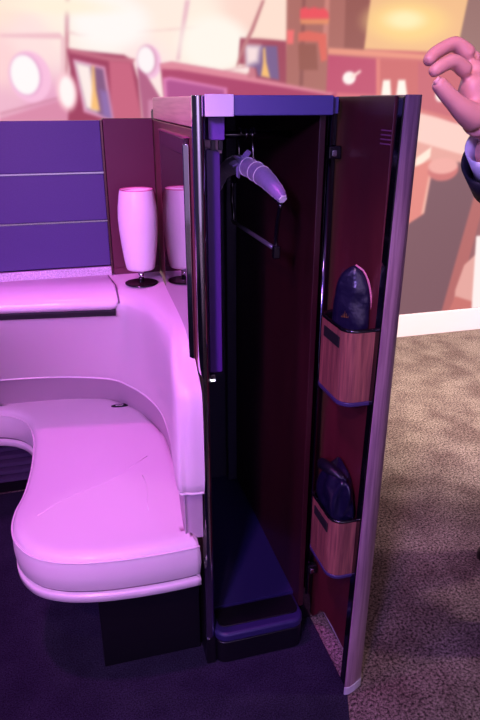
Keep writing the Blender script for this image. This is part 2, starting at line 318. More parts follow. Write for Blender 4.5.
# lid of the side compartment, drooping over its front edge
def lid_profile(x):
    d = -.012 if x > 0 else 0
    yb = 1.765-.045*max(0, (x+.19)/.31) if x > -.19 else 1.765+.012*(-.19-x)
    return [(1.915, .9598), (yb+.085, .9590), (yb+.055, .9555), (yb+.030, .946), (yb+.013, .932), (yb+.008, .918), (yb+.012, .906)]
xs = [-1.0, -.7, -.4, -.2, -.1, 0, .06, .09, .105, .115, .122, .125]
rows = []
for i, x in enumerate(xs):
    pr = lid_profile(x)
    k = {.115: .05, .122: .18, .125: .45}.get(x, 0)
    row = []
    for j, (y, z) in enumerate(pr):
        if k and j >= 3: z = z+(pr[2][1]-z)*k*(j-2)/4*.9
        xx = x-(.012 if j == 0 and x > .1 else 0)
        row.append((xx, y, z))
    rows.append(row)
bm = grid(rows)
o = obj('console_lid', bm, leather, con, smooth=True)
md = o.modifiers.new('thick', 'SOLIDIFY'); md.thickness = .003; md.offset = -1
bm = tube([(x+.003, y, z-.002) for x, y, z in [rows[-1][j] for j in range(7)]], .0018, 6)
obj('lid_seam', bm, seam_m, con, smooth=True)
rows = [[(x, lid_profile(x)[-1][0]+.002+e, z) for x in [-1.0, -.7, -.4, -.19, -.1, 0, .06, .10, .118]] for e, z in ((.002, .907), (.000, .900), (.002, .886), (.03, .886))]
obj('finger_slot', grid(rows), black_matte, con, smooth=False)
obj('lamp_recess', lathe([(0, .9595), (.040, .9597), (.044, .9612), (.047, .9608), (.0475, .9585)], .203, 1.80), gloss_black, con, smooth=True)

# ------------------------------------------------------------------ ottoman seat
seat = thing('ottoman_seat', 'curved pink-lit leather ottoman seat on a black plinth, left of the wardrobe', 'seat', (.1, 1.7, 0))
outline = [(-1.0, 2.15), (-.40, 2.145), (-.30, 2.13), (-.23, 2.095), (-.185, 2.03), (-.163, 1.93), (-.160, 1.83), (-.166, 1.71), (-.180, 1.60), (-.200, 1.52), (-.205, 1.45), (-.192, 1.385),
           (-.155, 1.325), (-.10, 1.288), (-.04, 1.268), (.03, 1.256), (.12, 1.250), (.19, 1.250), (.244, 1.253)]
cl = [(p.x, p.y) for p in catmull([(x, y, 0) for x, y in outline], 5)]
back = [(.247, 1.32), (.256, 1.60), (.255, 1.80), (.20, 2.02), (.10, 2.14), (-.05, 2.20), (-.3, 2.215), (-1.0, 2.235)]
poly = cl+back
def inset(poly, d):
    n = len(poly); out = []
    for i in range(n):
        p0, p1, p2 = Vector(poly[i-1]), Vector(poly[i]), Vector(poly[(i+1) % n])
        n1 = Vector(((p1-p0).y, -(p1-p0).x)).normalized(); n2 = Vector(((p2-p1).y, -(p2-p1).x)).normalized()
        nn = (n1+n2); nn = nn.normalized() if nn.length > 1e-6 else n1
        q = p1+nn*d/max(.5, nn.dot(n1))
        out.append((min(q.x, .2475 if q.y < 1.34 else .2595), q.y))
    return out
area = sum(poly[i][0]*poly[(i+1) % len(poly)][1]-poly[(i+1) % len(poly)][0]*poly[i][1] for i in range(len(poly)))
sg = -1 if area > 0 else 1     # inward
def loftstack(levels, cap_top=True, cap_bot=True):
    bm = bmesh.new(); R = []
    for d, z in levels:
        R.append([bm.verts.new((x, y, z)) for x, y in inset(poly, sg*d)])
    n = len(poly)
    for a, b in zip(R, R[1:]):
        for i in range(n): bm.faces.new((a[i], a[(i+1) % n], b[(i+1) % n], b[i]))
    if cap_top: bm.faces.new(R[-1])
    if cap_bot: bm.faces.new(list(reversed(R[0])))
    return bm
cush = obj('cushion', loftstack([(.010, .341), (.004, .343), (0, .350), (-.003, .385), (-.002, .415), (.001, .432), (.006, .442), (.014, .448), (.03, .4505), (.045, .4515)]), leather, seat, smooth=True)
bm = tube([(x, y, .431) for x, y in inset(poly, sg*(-.0005))[:len(cl)]], .0028, 8)
obj('piping', bm, leather, cush, smooth=True)
obj('rim', loftstack([(.022, .308), (.004, .309), (-.001, .312), (-.002, .330), (.001, .334), (.02, .335)]), shell_white, seat, smooth=True)
obj('shadow_gap', loftstack([(.010, .333), (.010, .345)]), seam_m, seat)
obj('plinth', prism([(-.012, 1.347), (.258, 1.347), (.258, 2.28), (-.012, 2.28)], .004, .302), black, seat, bevel=.003)
sl = obj('belt_slot', prism([(.128+.030*math.cos(t*math.pi/12), 2.05+.012*math.sin(t*math.pi/12)) for t in range(24)], .450, .4535), black_matte, seat)
obj('belt_buckle', B(.113, .141, 2.044, 2.056, .4535, .457), silver, sl, bevel=.002)
# stitched seams and creases across the cushion top
def raised(pts, r, name, z=.4512):
    obj(name, tube([(x, y, z) for x, y in pts], r, 6), leather, cush, smooth=True)
raised([(.146+.006*math.sin(k), 1.58-.035*k) for k in range(6)], .0016, 'crease', .4508)
raised([(-.14+.045*k, 1.46+.03*k+.012*math.sin(k*1.1)) for k in range(8)], .0024, 'crease', .4500)

gr = thing('louvred_cabinet', 'low black cabinet with horizontal louvres under the left end of the seat', 'cabinet', (-.55, 2.3, 0))
obj('case', B(-1.0, -.03, 2.31, 2.45, .004, .43), black, gr)
for k in range(6):
    obj('louvre', prism([(2.288, .062+.034*k), (2.31, .072+.034*k), (2.31, .084+.034*k), (2.288, .078+.034*k)], -1.0, -.035, axis='x'), mat('louvre_%d' % k, (74, 62, 92), .35) if k == 0 else bpy.data.materials['louvre_0'], gr)

# ------------------------------------------------------------------ lamp
lamp = thing('reading_lamp', 'white barrel-shaped lamp on a short dark stem, standing in the console recess', 'lamp', (.203, 1.80, .9615))
XL, YL = .203, 1.80
prof = [(0, 1.000), (.030, 1.000), (.038, 1.001), (.0408, 1.006), (.0450, 1.03), (.0505, 1.075), (.0540, 1.115), (.0550, 1.145), (.0535, 1.175), (.0490, 1.207), (.0460, 1.221), (.0450, 1.223), (.0435, 1.221), (.042, 1.214), (.0, 1.214)]
obj('lamp_shade', lathe(prof, XL, YL, 64), lampshade, lamp, smooth=True)
obj('stem', lathe([(0, .9618), (.0078, .9618), (.0078, 1.003), (0, .997)], XL, YL, 20), chrome, lamp, smooth=True)
obj('rim', lathe([(.043, 1.2160), (.0460, 1.2225), (.0450, 1.2245), (.0425, 1.218)], XL, YL, 64), pink_pipe, lamp, smooth=True)

# ------------------------------------------------------------------ wardrobe
wd = thing('wardrobe', 'tall open wardrobe with dark lining, russet outer side and violet header', 'wardrobe', (.42, 1.66, 0))
obj('side_panel', prism([(.262, 1.30), (.284, 1.30), (.296, 2.04), (.2815, 2.04)], .32, 1.398), side_red, wd, bevel=.002)
obj('side_base', prism([(.262, 1.30), (.284, 1.30), (.296, 2.04), (.2815, 2.04)], .006, .319), black, wd)
obj('wood_band', prism([(.2605, 1.298), (.284, 1.298), (.296, 1.93), (.2785, 1.93)], 1.4, 1.457), wood_tan, wd, bevel=.003)
obj('top_board', prism([(.284, 1.31), (.575, 1.31), (.575, 2.04), (.296, 2.04)], 1.424, 1.456), header_m, wd)
obj('stile', prism([(.286, 1.30), (.262, 1.30)]+[(.274-.012*math.cos(k*math.pi/14), 1.296-.011*math.sin(k*math.pi/14)) for k in range(15)], .09, 1.4585), chrome, wd, smooth=True, bevel=.0008)
obj('stile_base', B(.262, .286, 1.283, 1.30, .0042, .09), black, wd)
obj('header', B(.287, .556, 1.288, 1.31, 1.421, 1.459), header_m, wd, bevel=.003)
obj('header_pale_end', B(.2865, .344, 1.2845, 1.289, 1.420, 1.4605), pale, wd, bevel=.001)  # thin near-white block over the header's left end
obj('back_panel', B(.290, .575, 2.02, 2.04, .10, 1.424), back_dark, wd)
obj('back_pilaster', B(.505, .540, 1.985, 2.02, .118, 1.42), back_dark, wd, bevel=.004)
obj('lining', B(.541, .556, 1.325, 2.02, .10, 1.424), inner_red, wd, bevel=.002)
obj('outer_side', B(.5565, .575, 1.40, 2.04, .01, 1.424), side_red, wd)
obj('left_lining', B(.2855, .2905, 1.31, 2.02, .10, 1.42), back_dark, wd)
obj('inner_floor', B(.2905, .541, 1.37, 2.02, .09, .117), inner_floor_m, wd)
# rounded front step
def rounded_front(x0, x1, yf, yb, r):
    p = [(x1, yb), (x0, yb)]
    for k in range(7):
        a = math.pi+k*math.pi/12; p.append((x0+r+r*math.cos(a), yf+r+r*math.sin(a)))
    for k in range(7):
        a = 1.5*math.pi+k*math.pi/12; p.append((x1-r+r*math.cos(a), yf+r+r*math.sin(a)))
    return p
obj('front_step', prism(rounded_front(.2875, .5405, 1.272, 1.372, .03), .0045, .078), black, wd, bevel=.004)
obj('step_bumper', prism(rounded_front(.2872, .5415, 1.266, 1.372, .034), .080, .112), inner_floor_m, wd, bevel=.010, seg=4)
obj('step_tread', prism(rounded_front(.300, .532, 1.292, 1.360, .02), .112, .1165), black, wd, bevel=.002)
# hinge column
obj('hinge_post', B(.559, .594, 1.352, 1.40, .02, 1.455), gloss_black, wd, bevel=.003)
for x in (.5475, .572): obj('hinge_tube', tube([(x, 1.338, .13), (x, 1.338, 1.42)], .0052, 14), mat('smoked_chrome', (120, 118, 150), .12, metal=1) if x < .55 else bpy.data.materials['smoked_chrome'], wd, smooth=True)
for z in (1.345, .80, .22):
    h = obj('hinge', B(.566, .596, 1.326, 1.346, z-.014, z+.014), gloss_black, wd, bevel=.003)
    obj('hinge_pin', B(.572, .584, 1.322, 1.327, z-.008, z+.006), silver, h, bevel=.002)
obj('post_cap', B(.560, .592, 1.340, 1.352, 1.425, 1.452), gloss_black, wd, bevel=.003)
# latch and pocket strip just inside the left stile
lt = obj('latch_box', B(.303, .338, 1.335, 1.375, 1.374, 1.4185), purple_pl, wd, bevel=.002)
for x in (.308, .324): obj('latch_prong', B(x, x+.009, 1.330, 1.34, 1.354, 1.3735), black, lt, bevel=.001)
obj('latch_plate', B(.300, .341, 1.376, 1.381, 1.345, 1.420), mat('latch_metal', (170, 140, 160), .35, metal=.6), wd)
pts = [(.300, .852), (.330, .852)]+[(.317+.013*math.cos(k*math.pi/12), 1.343+.013*math.sin(k*math.pi/12)) for k in range(7)]+[(.300, 1.356)]
obj('inner_screen', prism(pts, 1.345, 1.365, axis='y'), mat('screen_purple', (78, 36, 120), .35), wd, bevel=.002)
ln = obj('strip_light', B(.299, .311, 1.338, 1.350, .838, .850), silver, wd)
m = mat('lit_diffuser', (240, 235, 255), .5); m.node_tree.nodes['Principled BSDF'].inputs['Emission Color'].default_value = (.85, .8, 1, 1); m.node_tree.nodes['Principled BSDF'].inputs['Emission Strength'].default_value = 2.5
obj('lit_diffuser', B(.3, .310, 1.337, 1.349, .833, .838), m, ln)
# rail
obj('hanging_rail', tube([(.291, 1.50, 1.376), (.541, 1.50, 1.376)], .0085, 16), gloss_black, wd, smooth=True)
for x in (.427, .441): obj('rail_ring', tube([(x, 1.50, 1.376), (x+.004, 1.50, 1.376)], .0125, 16), silver, wd, smooth=True)
# mirror slab on the outer side
mi = obj('mirror', prism([(.251, 1.345), (.2515, 1.345), (.2635, 1.725), (.263, 1.725)], .92, 1.345), mirror_m, wd)
obj('mirror_frame', prism([(.252, 1.334), (.2615, 1.334), (.277, 1.74), (.2642, 1.74)], .893, 1.378), mirror_fr, wd, bevel=.002)
obj('mirror_top_trim', prism([(.2495, 1.332), (.262, 1.332), (.278, 1.742), (.262, 1.742)], 1.3785, 1.3815), mat('magenta_trim', (150, 60, 100), .3), mi)
obj('mirror_edge', prism([(.247, 1.326), (.2595, 1.322), (.2605, 1.333), (.2485, 1.334)], .893, 1.368), chrome, mi, bevel=.002)

# ---- door, standing open at right angles
door_poly = [(1.380, .012), (1.352, .022), (1.325, .055), (1.305, .088), (1.275, .108), (1.22, .112), (1.118, .104), (1.118, 1.457), (1.380, 1.457)]
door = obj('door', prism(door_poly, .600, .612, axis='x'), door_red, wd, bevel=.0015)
def lean(bm):
    for v in bm.verts:
        t = v.co.z/1.459; s = -.013*(1-t)+.008*t
        if v.co.x > .635: s = -.001*(1-t)+.008*t
        v.co.x += s
    return bm
obj('edge_strip', lean(B(.597, .612, 1.094, 1.1175, .035, 1.456)), gloss_black, door, bevel=.002)
bull = [(.599, 1.0935), (.601, 1.090), (.612, 1.089), (.626, 1.094), (.640, 1.106), (.650, 1.125), (.656, 1.150), (.658, 1.19), (.658, 1.375), (.645, 1.375), (.645, 1.19), (.640, 1.15), (.628, 1.118), (.612, 1.106), (.612, 1.0935)]
obj('outer_skin', lean(prism(bull, .03, 1.459)), wood_purple, door, bevel=.001)
obj('kick_trim', lean(prism([(x+(.001 if x > .62 else -.001), y-.001) for x, y in bull], .004, .030)), mat('kick_alloy', (225, 220, 232), .3, metal=.3), door, bevel=.001)
obj('door_core', prism([(.612, 1.13), (.645, 1.19), (.645, 1.372), (.612, 1.372)], .12, 1.45), black, door)
for k in range(4): obj('vent_slot', B(.5992, .6005, 1.120, 1.160, 1.372+.008*k, 1.3745+.008*k), mat('vent_line', (150, 84, 120), .4) if k == 0 else bpy.data.materials['vent_line'], door)

def pocket(zt, zb):
    def plan(o):
        p = [(.5995, 1.262-o)]
        for k in range(7):
            a = math.pi/2+k*math.pi/12; r = .03-o; p.append((.561+r*math.cos(a), 1.230+r*math.sin(a)))
        for k in range(7):
            a = math.pi+k*math.pi/12; r = .032-o; p.append((.564+r*math.cos(a), 1.144+r*math.sin(a)))
        p.append((.5995, 1.112+o)); return p
    bm = bmesh.new(); po, pi_ = plan(0), plan(.005)
    n = len(po)
    R = [[bm.verts.new((x, y, z)) for x, y in pl] for pl, z in ((po, zb), (po, zt), (pi_, zt), (pi_, zb+.006))]
    for a, b in zip(R, R[1:]):
        for i in range(n-1): bm.faces.new((a[i], a[i+1], b[i+1], b[i]))
    bm.faces.new(R[0]); bm.faces.new(R[-1])
    obj('door_pocket', bm, wood_pocket, door, bevel=0, smooth=False)
    bm = grid([[(x, y, zt+.001) for x, y in po], [(x-.0015 if x < .599 else x, y, zt+.005) for x, y in po], [(x, y, zt+.0075) for x, y in plan(.003)], [(x, y, zt+.001) for x, y in plan(.007)], [(x, y, zt-.03) for x, y in plan(.007)]])
    obj('pocket_rim', bm, gloss_black, door, smooth=True)
    obj('pocket_base', prism(plan(-.0015), zb-.011, zb-.0005), mat('pocket_base', (60, 48, 90), .35) if 'pocket_base' not in bpy.data.materials else bpy.data.materials['pocket_base'], door, bevel=.003)
    obj('pocket_liner', prism(plan(.008), zb+.0065, zt-.03), black_matte, door)
    obj('pocket_handle', B(.5295, .5322, 1.140, 1.220, zt-.038, zt-.014), black_matte, door, bevel=.0008)
pocket(1.007, .850)
pocket(.536, .386)

# ------------------------------------------------------------------ toiletry pouch (upper pocket)
def displaced(bm, amp, freq, seed=0):
    from mathutils import noise
    bm.normal_update()
    for v in bm.verts:
        n = noise.noise(v.co*freq+Vector((seed, 3.1, 1.7)))
        v.co += v.normal*amp*n
    return bm
pch = thing('amenity_pouch', 'dark rounded pouch with pink piping standing in the upper door pocket', 'pouch', (.572, 1.165, .985))
def pouch_pt(u, v):    # u across (-1..1) v height 0..1 ; a domed flat bag
    return
bm = bmesh.new(); N = 28; rings = []
cx, cy, zb, ht = .5690, 1.170, .9775, .158
ax = Vector((.50, -.8660, 0)).normalized()    # long direction in plan
ax = Vector((.78, -.62, 0)).normalized(); nx_ = Vector((ax.y, -ax.x, 0))
for j in range(13):
    t = j/12.; z = zb+ht*math.sin(t*math.pi/2) if j < 12 else zb+ht
    w = .043*math.sqrt(max(0, 1-(t*.999)**3.0)); d = .021*math.sqrt(max(0, 1-(t*.99)**2.2))
    z = zb+ht*t
    rings.append([bm.verts.new(Vector((cx, cy, z))+ax*w*math.cos(k*2*math.pi/N)+nx_*d*math.sin(k*2*math.pi/N)) for k in range(N)])
for a, b in zip(rings, rings[1:]):
    for k in range(N): bm.faces.new((a[k], a[(k+1) % N], b[(k+1) % N], b[k]))
bm.faces.new(rings[-1]); bm.faces.new(list(reversed(rings[0])))
displaced(bm, .006, 38)
for v in bm.verts: v.co.x = min(.5972, max(v.co.x, .5375))
obj('pouch_body', bm, bag_m, pch, smooth=True, sub=1)
pp = []
for j in range(15):
    t = .18+.82*j/14; w = .0440*math.sqrt(max(0, 1-(t*.999)**3.0)); pp.append(Vector((cx, cy, zb+ht*t+.001))+ax*w)
obj('piping', tube(pp, .0022, 8), pink_pipe, pch, smooth=True)
# small gilt flame-like mark low on the front
c0 = Vector((cx, cy, zb+.052))-ax*.008+nx_*.0
sgn = -1 if nx_.y > 0 else 1
face = nx_*sgn*.0245
bm = bmesh.new()
for s, h, wdt in ((-.5, .009, .0009), (0, .015, .0011), (.5, .010, .0009), (-1, .004, .0008), (1, .005, .0008)):
    p = c0+face+ax*s*.007
    q = [p-ax*wdt, p+ax*wdt, p+Vector((0, 0, h))]
    vs = [bm.verts.new(v) for v in q]+[bm.verts.new(v+nx_*sgn*.0012) for v in q]
    bm.faces.new(vs[:3]); bm.faces.new(vs[3:]);
    for i in range(3): bm.faces.new((vs[i], vs[(i+1) % 3], vs[3+(i+1) % 3], vs[3+i]))
obj('emblem', bm, gold, pch)

# crumpled drawstring bag (lower pocket)
dbg = thing('drawstring_bag', 'crumpled dark satin bag stuffed into the lower door pocket', 'bag', (.566, 1.185, .513))
from mathutils import noise
bm = bmesh.new(); N = 48; rings = []
for j in range(22):
    t = j/21.; z = .5135+.122*t
    w = .031+.006*t+.004*math.sin(t*4); d = .056+.014*t+.004*math.sin(t*5+1)
    if t > .78: k_ = (1-(t-.78)/.22); w *= .55+.45*k_**.5; d *= .78+.22*k_**.5
    ring = []
    for k in range(N):
        a = k*2*math.pi/N
        f = 1+.13*math.sin(t*math.pi)*math.sin(a*5+t*3)+.07*math.sin(a*9-t*4)
        p = Vector((.565+(.003*t)+w*f*math.cos(a)*.92, 1.180+d*f*math.sin(a), z+(.012*math.sin(a*2+.6)+.008*math.sin(a*3))*t))
        ring.append(bm.verts.new((min(p.x, .5975), p.y, p.z)))
    rings.append(ring)
for r in rings[:6]:
    for v in r: v.co.x = max(.5385, v.co.x); v.co.y = min(1.235, max(1.126, v.co.y))
for a, b in zip(rings, rings[1:]):
    for k in range(N): bm.faces.new((a[k], a[(k+1) % N], b[(k+1) % N], b[k]))
c = bm.verts.new((.568, 1.188, .640))
for k in range(N): bm.faces.new((rings[-1][k], rings[-1][(k+1) % N], c))
bm.faces.new(list(reversed(rings[0])))
obj('bag_body', bm, bag_m, dbg, smooth=True)
obj('bag_flap', displaced(tube([(.560, 1.262, .618), (.548, 1.225, .634), (.552, 1.18, .643), (.570, 1.14, .632)], [.008, .013, .014, .008], 12), .004, 60), bag_dark, dbg, smooth=True)

# ------------------------------------------------------------------ hangers
h1 = thing('padded_hanger', 'lilac satin padded coat hanger with a bow, hanging on the wardrobe rail', 'hanger', (.415, 1.5, 1.376))
path = catmull([(.400, 1.66, 1.236), (.400, 1.60, 1.280), (.405, 1.54, 1.302), (.410, 1.49, 1.311), (.421, 1.43, 1.307), (.434, 1.365, 1.293), (.446, 1.315, 1.271), (.451, 1.290, 1.257)], 5)
n = len(path); rs = []
for i in range(n):
    t = i/(n-1); e = min(t, 1-t)
    rs.append(.0095+.0115*min(1, e/.3)**.8+.0006*math.sin(i*2.6))
obj('padded_arm', tube(path, rs, 20), satin_pad, h1, smooth=True)
hook = [(.412, 1.49, 1.320), (.411, 1.492, 1.352), (.414, 1.5125, 1.362), (.415, 1.516, 1.376), (.415, 1.510, 1.387), (.415, 1.50, 1.3895), (.415, 1.490, 1.387), (.415, 1.4865, 1.378)]
obj('hook', tube(catmull(hook, 5), .0018, 8), silver, h1, smooth=True)
bw = bmesh.new()
def leafshape(bm, a, b, w, th):
    a, b = Vector(a), Vector(b); d = (b-a); s = Vector((.5, .1, .85)).cross(d).normalized()
    prof = [(0, .25), (.3, .9), (.6, 1), (1, .75)]
    up = d.cross(s).normalized()*th
    T = [[bm.verts.new(a+d*t+s*w*k*q+up*o) for t, k in prof] for q in (-1, 1) for o in (-1, 1)]
    for r0, r1 in ((0, 1), (1, 3), (3, 2), (2, 0)):
        for i in range(3): bm.faces.new((T[r0][i], T[r0][i+1], T[r1][i+1], T[r1][i]))
    for i in (0, 3): bm.faces.new((T[0][i], T[1][i], T[3][i], T[2][i]))
leafshape(bw, (.408, 1.462, 1.324), (.390, 1.452, 1.332), .008, .002)
leafshape(bw, (.410, 1.462, 1.324), (.424, 1.448, 1.343), .007, .002)
leafshape(bw, (.404, 1.462, 1.322), (.380, 1.450, 1.312), .010, .002)
leafshape(bw, (.404, 1.462, 1.322), (.396, 1.446, 1.286), .009, .002)
obj('bow', bw, satin_pad, h1, bevel=.001)
obj('bow_knot', tube([(.400, 1.462, 1.324), (.412, 1.462, 1.326)], .006, 12), satin_pad, h1, smooth=True)
for y, r in ((1.445, .0236), (1.41, .0236), (1.375, .0235)):
    i = min(range(n), key=lambda k: abs(path[k].y-y)); p = path[i]; r = rs[i]+.0006; t = (path[i+1]-path[i-1]).normalized()
    a = t.cross(Vector((0, 0, 1))).normalized(); b = t.cross(a)
    obj('gather_stitch', tube([p+(a*math.cos(q*math.pi/10)+b*math.sin(q*math.pi/10))*r for q in range(21)], .0008, 6, cap=False), pale, h1, smooth=True)

obj('tip_cap', tube([path[-2], path[-1]+(path[-1]-path[-2])*.3], [.0112, .0095], 6), pale, h1)
h2 = thing('black_hanger', 'black coat hanger with a slim metal trouser bar, hanging behind the lilac one', 'hanger', (.448, 1.5, 1.376))
hook = [(.448, 1.50, 1.320), (.448, 1.502, 1.35), (.448, 1.514, 1.365), (.448, 1.516, 1.376), (.448, 1.510, 1.387), (.448, 1.50, 1.3895), (.448, 1.490, 1.387), (.448, 1.4865, 1.378)]
obj('hook', tube(catmull(hook, 5), .0018, 8), silver, h2, smooth=True)
path2 = catmull([(.448, 1.70, 1.245), (.448, 1.62, 1.285), (.448, 1.55, 1.308), (.448, 1.50, 1.315), (.448, 1.45, 1.308), (.450, 1.38, 1.285), (.452, 1.30, 1.245)], 4)
obj('shoulder', tube(path2, [.006]+[.011]*(len(path2)-2)+[.006], 12), gloss_black, h2, smooth=True)
obj('trouser_bar', tube([(.448, 1.69, 1.143), (.450, 1.33, 1.143)], .0052, 12), mat('steel_bar', (190, 190, 205), .3, metal=.9), h2, smooth=True)
for y in (1.69, 1.325):
    ys = -.05 if y < 1.5 else .05
    obj('side_arm', tube(catmull([(.4485, y-.03 if y < 1.5 else y+.005, 1.247), (.449, y+ys*.2, 1.20), (.450, y, 1.163), (.450, y-.002, 1.135)], 4), .0048, 10), gloss_black, h2, smooth=True)
obj('end_clip', B(.442, .459, 1.315, 1.332, 1.122, 1.152), gloss_black, h2, bevel=.004)
# ------------------------------------------------------------------ person at the right edge
def skin_mesh(name, nodes, edges, sub=2):
    """grow a body from a jointed skeleton; returns evaluated mesh"""
    me = bpy.data.meshes.new(name+'_sk'); names = list(nodes)
    me.from_pydata([nodes[n][0] for n in names], [(names.index(a), names.index(b)) for a, b in edges], [])
    o = bpy.data.objects.new(name+'_sk', me); C.objects.link(o)
    md = o.modifiers.new('s', 'SKIN'); md.use_smooth_shade = True
    for i, n in enumerate(names):
        r = nodes[n][1]; sv = me.skin_vertices[0].data[i]
        sv.radius = (r, r) if not isinstance(r, tuple) else r
        sv.use_root = (i == 0)
    md = o.modifiers.new('u', 'SUBSURF'); md.levels = sub; md.render_levels = sub
    dg = bpy.context.evaluated_depsgraph_get(); dg.update()
    ev = bpy.data.meshes.new_from_object(o.evaluated_get(dg))
    bpy.data.objects.remove(o); return ev
def fuse(name, meshes, voxel, m, parent, smooth_it=2, extra=None):
    bm = bmesh.new()
    for me in meshes: bm.from_mesh(me)
    if extra: extra(bm)
    me = bpy.data.meshes.new(name); bm.to_mesh(me); bm.free()
    o = bpy.data.objects.new(name, me); C.objects.link(o)
    md = o.modifiers.new('r', 'REMESH'); md.mode = 'VOXEL'; md.voxel_size = voxel; md.use_smooth_shade = True
    md = o.modifiers.new('sm', 'SMOOTH'); md.factor = .5; md.iterations = smooth_it
    dg = bpy.context.evaluated_depsgraph_get(); dg.update()
    ev = bpy.data.meshes.new_from_object(o.evaluated_get(dg)); bpy.data.objects.remove(o)
    ev.name = name
    for p in ev.polygons: p.use_smooth = True
    ev.materials.clear(); ev.materials.append(m)
    q = bpy.data.objects.new(name, ev); C.objects.link(q)
    if parent: q.parent = parent; q.location = -parent.location
    return q

per = thing('person', 'person in a dark suit reaching a raised hand past the open door', 'person', (1.2, 1.25, 0))
V = Vector
rt = V((-.89, -.46, 0)).normalized(); fw = V((.46, -.89, 0)).normalized()
pel = V((1.20, 1.22, .95)); ch = V((1.175, 1.19, 1.25)); nk = V((1.165, 1.175, 1.46))
shR = V((1.005, 1.085, 1.39)); shL = V((1.33, 1.26, 1.39))
elR = V((.80, .935, 1.215)); wr = V((.576, .800, 1.400))
elL = V((1.39, 1.24, 1.12)); wrL = V((1.36, 1.13, .90))
kR = pel+rt*.10+V((-.01, -.05, -.45)); aR = V((1.145, 1.125, .085))
kL = V((1.30, 1.32, .50)); aL = V((1.262, 1.428, .085))
N = {'pel': (pel, .105), 'waist': ((pel+ch)/2, .095), 'ch': (ch, .105), 'nk0': (nk-V((0, 0, .02)), .07), 'nk': (nk+V((0, 0, .05)), .058),
     'hipR': (pel+rt*.09-V((0, 0, .05)), .085), 'kR': (kR, .055), 'aR': (aR, .038), 'tR': (aR+fw*.10-V((0, 0, .055)), .018),
     'hipL': (pel-rt*.09-V((0, 0, .05)), .085), 'kL': (kL, .055), 'aL': (aL, .038), 'tL': (aL+fw*.10-V((0, 0, .055)), .018),
     'shR': (shR, .048), 'elR': (elR, .042), 'fR': (elR.lerp(wr, .45), .038), 'wR': (wr, (.026, .024)),
     'shL': (shL, .048), 'elL': (elL, .042), 'wL': (wrL, .026)}
Ed = [('pel', 'waist'), ('waist', 'ch'), ('ch', 'nk0'), ('nk0', 'nk'), ('pel', 'hipR'), ('hipR', 'kR'), ('kR', 'aR'), ('aR', 'tR'), ('pel', 'hipL'), ('hipL', 'kL'), ('kL', 'aL'), ('aL', 'tL'),
      ('ch', 'shR'), ('shR', 'elR'), ('elR', 'fR'), ('fR', 'wR'), ('ch', 'shL'), ('shL', 'elL'), ('elL', 'wL')]
parts = [skin_mesh('body', N, Ed)]
def chain(pts, sub=2):
    nodes = {str(i): (V(p), r) for i, (p, r) in enumerate(pts)}
    return skin_mesh('f', nodes, [(str(i), str(i+1)) for i in range(len(pts)-1)], sub)
H = {'p0': (0.56, 0.803, 1.435), 'im': (0.538, 0.804, 1.482), 'ip': (0.511, 0.804, 1.498), 'id': (0.488, 0.801, 1.488), 'it': (0.476, 0.801, 1.48), 'mm': (0.557, 0.828, 1.502), 'mp': (0.531, 0.837, 1.522), 'md': (0.499, 0.833, 1.507), 'mt': (0.485, 0.826, 1.494), 'rm': (0.581, 0.847, 1.499), 'rp': (0.566, 0.866, 1.512), 'rd': (0.54, 0.868, 1.502), 'rt': (0.525, 0.865, 1.493), 'pm': (0.603, 0.857, 1.484), 'pp': (0.599, 0.871, 1.49), 'pd': (0.584, 0.872, 1.481), 'pt': (0.572, 0.867, 1.474), 'tc': (0.549, 0.784, 1.423), 'tm': (0.514, 0.779, 1.44), 'ti': (0.493, 0.781, 1.457), 'tt': (0.48, 0.784, 1.47)}
p0 = V(H['p0'])
palm = {'w': (wr, (.027, .022)), 'c': (p0+V((.003, .010, .004)), .026), 'im': (V(H['im']), .0150), 'mm': (V(H['mm']), .0150), 'rm': (V(H['rm']), .0145), 'pm': (V(H['pm']), .0135), 'tc': (V(H['tc']), .021)}
parts.append(skin_mesh('palm', palm, [('w', 'c'), ('c', 'im'), ('c', 'mm'), ('c', 'rm'), ('c', 'pm'), ('w', 'tc')]))
parts.append(chain([(wr, .024), (p0.lerp(V(H['im']), .5), .020), (V(H['im']), .015)]))
parts.append(chain([(wr, .024), (p0.lerp(V(H['rm']), .5)+V((.004, .01, 0)), .021), (V(H['rm']), .015)]))
for f, r in (('i', .0106), ('m', .0110), ('r', .0095), ('p', .0082)):
    parts.append(chain([(V(H[f+'m']), r*1.25), (V(H[f+'m']).lerp(V(H[f+'p']), .55), r*1.05), (V(H[f+'p']), r*1.06), (V(H[f+'p']).lerp(V(H[f+'d']), .5), r*.92), (V(H[f+'d']), r*.93), (V(H[f+'t']), r*.80)]))
parts.append(chain([(V(H['tc']), .021), (V(H['tc']).lerp(V(H['tm']), .5), .019), (V(H['tm']), .0150), (V(H['tm']).lerp(V(H['ti']), .5), .0125), (V(H['ti']), .0122), (V(H['tt'])+(V(H['tt'])-V(H['ti']))*.35, .0102)]))
# thumb web
parts.append(chain([(V(H['tm']).lerp(V(H['tc']), .6), .012), ((V(H['tc'])+V(H['im']))/2+V((.01, .008, 0)), .012), (V(H['im'])+V((.006, .002, -.006)), .012)]))
